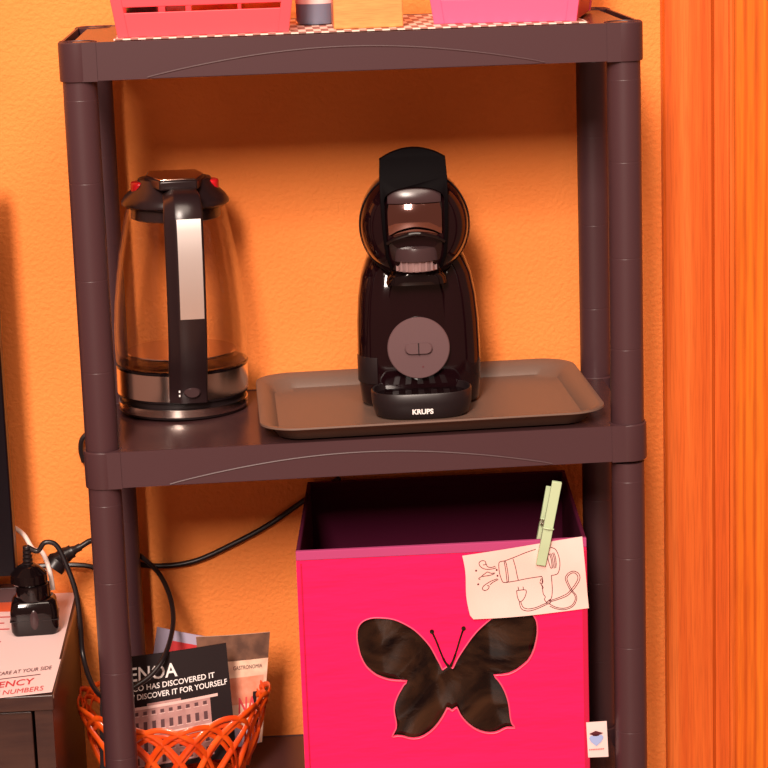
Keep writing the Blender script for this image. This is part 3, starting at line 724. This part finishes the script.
# rear sheets first
lb, lp = leaflet('magazine', 'lilac and red booklet at the back left of the basket', 'booklet', ((157, 627), (228, 640), (222, 760), (140, 752)), .190, .170, M_lilac)
bm = bmesh.new(); patch(bm, lp, .18, 1.0, .08, 1, 0); obj('cover_print', bm, M_rprint, lb, smooth=0)
bm = bmesh.new(); patch(bm, lp, .34, 1.0, .17, .6, 0, e=.0008); obj('cover_print', bm, M_cream, lb, smooth=0)
ptext('cover_title', 'APO', .12, lp, lb, M_ink, .40, .34, .42, e=.0012, weight=.03)
lb, lp = leaflet('magazine', 'food magazine with brown top and pink cover at the right of the basket', 'magazine', ((196, 637), (270, 632), (262, 742), (206, 752)), .165, .150, M_cream, bow=.003)
bm = bmesh.new(); patch(bm, lp, 0, 1, 0, .23); obj('cover_print', bm, M_dkprint, lb, smooth=0)
bm = bmesh.new(); patch(bm, lp, .3, .95, .38, .62); obj('cover_print', bm, M_salmon, lb, smooth=0)
bm = bmesh.new(); patch(bm, lp, .35, .95, .82, 1.0); obj('cover_print', bm, M_lilac, lb, smooth=0)
bm = bmesh.new(); patch(bm, lp, .80, .86, .52, .66, e=.001); patch(bm, lp, .88, .92, .60, .84, e=.001); patch(bm, lp, .80, .90, .70, .84, e=.001); obj('figure_print', bm, M_bro, lb, smooth=0)
ptext('cover_text', 'GASTRONOMIA', .05, lp, lb, M_ink, .50, .31, .42, e=.0009)
ptext('cover_title', 'NA', .20, lp, lb, M_redink, .58, .70, .28, e=.0012, weight=.02)
lb, lp = leaflet('brochure', 'black city brochure with a palace photograph at the front of the basket', 'brochure', ((100, 660), (226, 643), (237, 756), (100, 776)), .105, .088, M_bro, bow=.006)
SK = -.0
ptext('cover_title', 'GENOA', .170, lp, lb, M_white, .130, .215, .475, weight=.012)
ptext('cover_text', 'UNESCO HAS DISCOVERED IT', .068, lp, lb, M_white, .115, .310, .775, weight=.012, sk=-.03)
ptext('cover_text', 'NOW DISCOVER IT FOR YOURSELF', .068, lp, lb, M_white, .130, .385, .850, weight=.012, sk=-.03)
bm = bmesh.new()
patch(bm, lp, .05, .84, .48, .98, 0, n=8, sk=-.04)
patch(bm, lp, .02, .90, .455, .480, 2, .0008, 8, sk=-.04)
patch(bm, lp, .05, .84, .700, .714, 2, .0008, 8, sk=-.04); patch(bm, lp, .36, .62, .435, .455, 0, .0006, 4, sk=-.04)
for r_, (t0, t1) in enumerate(((.50, .53), (.59, .66), (.76, .85), (.90, .96))):
    for k in range(12): patch(bm, lp, .070+k*.065, .070+k*.065+.028, t0, t1, 1, .0009, 1, sk=-.04)
    for k in range(12): patch(bm, lp, .062+k*.065, .062+k*.065+.044, t1+.004, t1+.010, 2, .0009, 1, sk=-.04)
obj('cover_picture', bm, [M_print, M_print2, M_print3], lb, smooth=0)

# ------------------------------------------------------------------ desk at the left with its papers
DT = -.262
dk = thing('desk', 'dark wood desk at the left with a paper covered top', 'desk', (-.0660, -.0800, FLOOR))
def dz(z): return z-FLOOR
obj('desk_top', box(-.75, 0, 0, .372, dz(DT-.018), dz(DT)), M_desk, dk, smooth=0, bevel=.001)
obj('edge_strip', box(.0, .0012, 0, .372, dz(DT-.004), dz(DT+.0012)), M_edge, dk, smooth=0)
obj('side_panel', box(-.022, -.002, .004, .370, 0, dz(DT-.018)), M_desk, dk, smooth=0)
obj('side_panel', box(-.75, -.73, .004, .370, 0, dz(DT-.018)), M_desk, dk, smooth=0)
obj('back_panel', box(-.73, -.022, .350, .362, .20, dz(DT-.018)), M_desk, dk, smooth=0)
dw = obj('drawer', box(-.728, -.026, .010, .330, dz(DT-.170), dz(DT-.022)), M_desk, dk, smooth=0, bevel=.001)
obj('handle', tube([(-.42, .010, dz(DT-.10)), (-.42, -.016, dz(DT-.10)), (-.33, -.016, dz(DT-.10)), (-.33, .010, dz(DT-.10))], .004, 8, 2), M_edge, dw)
# sheets
def sheet(name, label, quad, z, m, th=.0005):
    P = [atz(u, v, z) for u, v in quad]; o = sum(P, Vector())/4; o.z = z
    bm = loft([[Vector((p.x-o.x, p.y-o.y, h_)) for p in P] for h_ in (0, th)])
    r = obj(name, bm, m, smooth=0, loc=o); tag(r, label, 'paper')
    # bilinear print position
    def pos(s, t, e=.0002):
        p = (P[0]*(1-s)+P[1]*s)*(1-t)+(P[3]*(1-s)+P[2]*s)*t; return Vector((p.x-o.x, p.y-o.y, th+e))
    return r, pos
sh, sp_ = sheet('paper_sheet', 'white printed sheet with orange band under the black power adapter', ((-60, 596), (75.5, 593), (58, 664), (-95, 672)), DT+.0006, M_sheet)
bm = bmesh.new(); patch(bm, sp_, .0, .66, .0, .26, 0, .0002, 1); obj('header_band', bm, M_orangeband, sh, smooth=0)
bm = bmesh.new()
for k in range(5): patch(bm, sp_, .05, (.62, .55, .60, .50, .57)[k], .33+k*.085, .345+k*.085, 0, .0002, 1)
obj('text_lines', bm, M_redink, sh, smooth=0)
sh, sp_ = sheet('paper_sheet', 'emergency numbers card with red lettering at the desk edge', ((-60, 675), (61, 659.5), (52, 692), (-70, 706)), DT+.0013, M_sheet)
ptext('red_lettering', 'EMERGENCY', .26, sp_, sh, M_redink, .18, .70, .64, weight=.012)
ptext('red_lettering', 'EMERGENCY NUMBERS', .20, sp_, sh, M_redink, .12, .94, .80, weight=.0)
ptext('dark_lettering', 'RECEPTION AND CARE AT YOUR SIDE', .16, sp_, sh, M_ink, .10, .30, .84)
bm = bmesh.new(); patch(bm, sp_, .02, .86, .405, .43, 0, .0002, 1); obj('rule_line', bm, M_ink, sh, smooth=0)

# screen and small box behind
tv = thing('monitor', 'black screen edge standing on the desk at the far left', 'screen', (-.3365, .205, DT))
obj('screen_panel', box(-.21, .2065, -.016, .012, .060, .560), M_screen, tv, smooth=0, bevel=.002)
obj('stand', box(-.02, .02, -.004, .010, .006, .075), M_screen, tv, smooth=0)
obj('stand_foot', box(-.11, .11, -.06, .06, 0, .008), M_screen, tv, smooth=0, bevel=.002)
bx = obj('receiver_box', box(-.10, .10, -.020, .0, 0, .020), M_gbox, smooth=0, bevel=.001, loc=(-.232, .2915, DT)); tag(bx, 'flat grey box behind the screen at the back of the desk', 'box')

# power adapter with two plugs
AP = (-.1060, .1500, DT+.0013)
AZ = 1.28
ad = thing('power_adapter', 'glossy black multi socket power adapter lying on the printed sheet', 'adapter', AP, math.radians(4))
obj('adapter_body', loft([rrect(-.0255, .0255, -.019, .019, .007, 0, 5), rrect(-.0285, .0285, -.0215, .0215, .009, .004, 5), rrect(-.0290, .0290, -.022, .022, .009, .022, 5), rrect(-.0265, .0265, -.0200, .0200, .009, .031, 5), rrect(-.0240, .0240, -.017, .017, .009, .034, 5)]), M_black, ad, smooth=50)
obj('adapter_collar', lathe([(.0205, .033), (.0215, .035), (.0205, .047), (.019, .048)], 40), M_black, ad)
obj('front_recess', loft([[(.0052*math.cos(t), -.0222, .016+.0095*math.sin(t)) for t in [2*PI*i/20 for i in range(20)]], [(.0038*math.cos(t), -.0232, .016+.0080*math.sin(t)) for t in [2*PI*i/20 for i in range(20)]]]), M_cap, ad)
obj('seam_line', box(-.0293, .0293, -.0223, .0223, .0150, .0156), M_blackm, ad, smooth=0)
ad.scale = (1, 1, AZ)
# plug 1: upright, its cord looping over to the right
p1 = thing('power_plug', 'black ribbed plug standing in the adapter, its cord looping over the brochures', 'plug', (AP[0]-.004, AP[1], AP[2]+.0482*AZ), 0)
obj('plug_body', lathe([(.0205, 0), (.0225, .002), (.0220, .012), (.0140, .020), (.0080, .024)], 36), M_black, p1)
bm = bmesh.new()
for k in range(5): add_lathe(bm, [(.0045, .022+k*.005), (.0065-.0004*k, .0225+k*.005), (.0065-.0004*k, .0255+k*.005), (.0045, .026+k*.005)], 20)
obj('strain_relief', bm, M_cable, p1)
def px(u, v, y): return at(u, v, y)
cb = obj('cord', tube([Vector((AP[0]-.004, AP[1], AP[2]+.107)), px(37.5, 551, .150), px(45, 542.5, .150), px(57, 546, .150), px(68, 569, .145), px(76, 593, .14), px(80, 620, .14), px(83, 655, .14), px(92, 684, .10), px(104, 697, .06), px(122, 694, .055), px(136, 686, .060), px(152, 674, .070), px(165, 655, .090), px(173, 626, .15), px(171, 600, .20), px(160, 575, .235), px(143, 558, .262), px(124, 545, .281)], .0031, 10, 8), M_cable, p1, loc=-p1.location)
# plug 2: lying, pointing to the right
a, b_ = px(62, 556, .205), px(92, 541, .215)
p2 = thing('power_plug', 'black plug lying behind the upright one, its cord running along the wall', 'plug', a)
dv = (b_-a); 
obj('plug_body', tube([Vector((-.012, -.004, -.014)), Vector((-.002, 0, -.003)), dv*.35], [.014, .0135, .0100, .0085], 16, 4), M_cable, p2)
obj('strain_relief', tube([dv*.30, dv*.62], [.0062, .0050], 12, 4), M_cable, p2)
cb = obj('cord', tube([a+dv*.60, px(90, 541, .215), px(99, 540, .22), px(110, 550, .281), px(130, 562, .292), px(160, 566, .293), px(195, 561, .293), px(235, 543, .293), px(270, 524, .293), px(305, 500, .294), px(340, 478, .294)], .0036, 10, 8), M_cable, p2, loc=-p2.location)
cb = obj('black_cable', tube([px(-20, 574, .285), px(10, 571, .285), px(40, 566, .286), px(78, 565, .286), px(98, 570, .287), px(112, 590, .290), px(114, 640, .290), px(112, 700, .290)], .0034, 8, 6), M_cable)
tag(cb, 'thick black cord lying along the back of the desk', 'cable')
cb = obj('white_cable', tube([px(2, 522, .255), px(13, 527, .250), px(24, 535, .240), px(33, 549, .225), px(41, 551, .205), px(47, 562, .190), px(51, 577, .180), px(53, 590, .176)], .0030, 10, 8), M_wcable)
tag(cb, 'white cord coming from behind the screen to the adapter', 'cable')
cb = obj('black_cable', tube([px(84, 462, .292), px(81, 450, .292), px(83, 438, .292), px(95, 430, .292), px(108, 430, .292)], .0035, 8, 6), M_cable)
tag(cb, 'short black cord bulging out behind the left post near the middle shelf', 'cable')

# the middle shelf sits a little higher at its right end, with what stands on it
bpy.context.view_layer.update()
TILT = Matrix.Rotation(math.radians(-.45), 4, 'Y')
mid = bpy.data.objects['shelf.001']; UL = Matrix.Translation(unit.location)
mid.matrix_local = UL.inverted() @ TILT @ UL
for o in (tr, C, K): o.matrix_local = TILT @ o.matrix_local
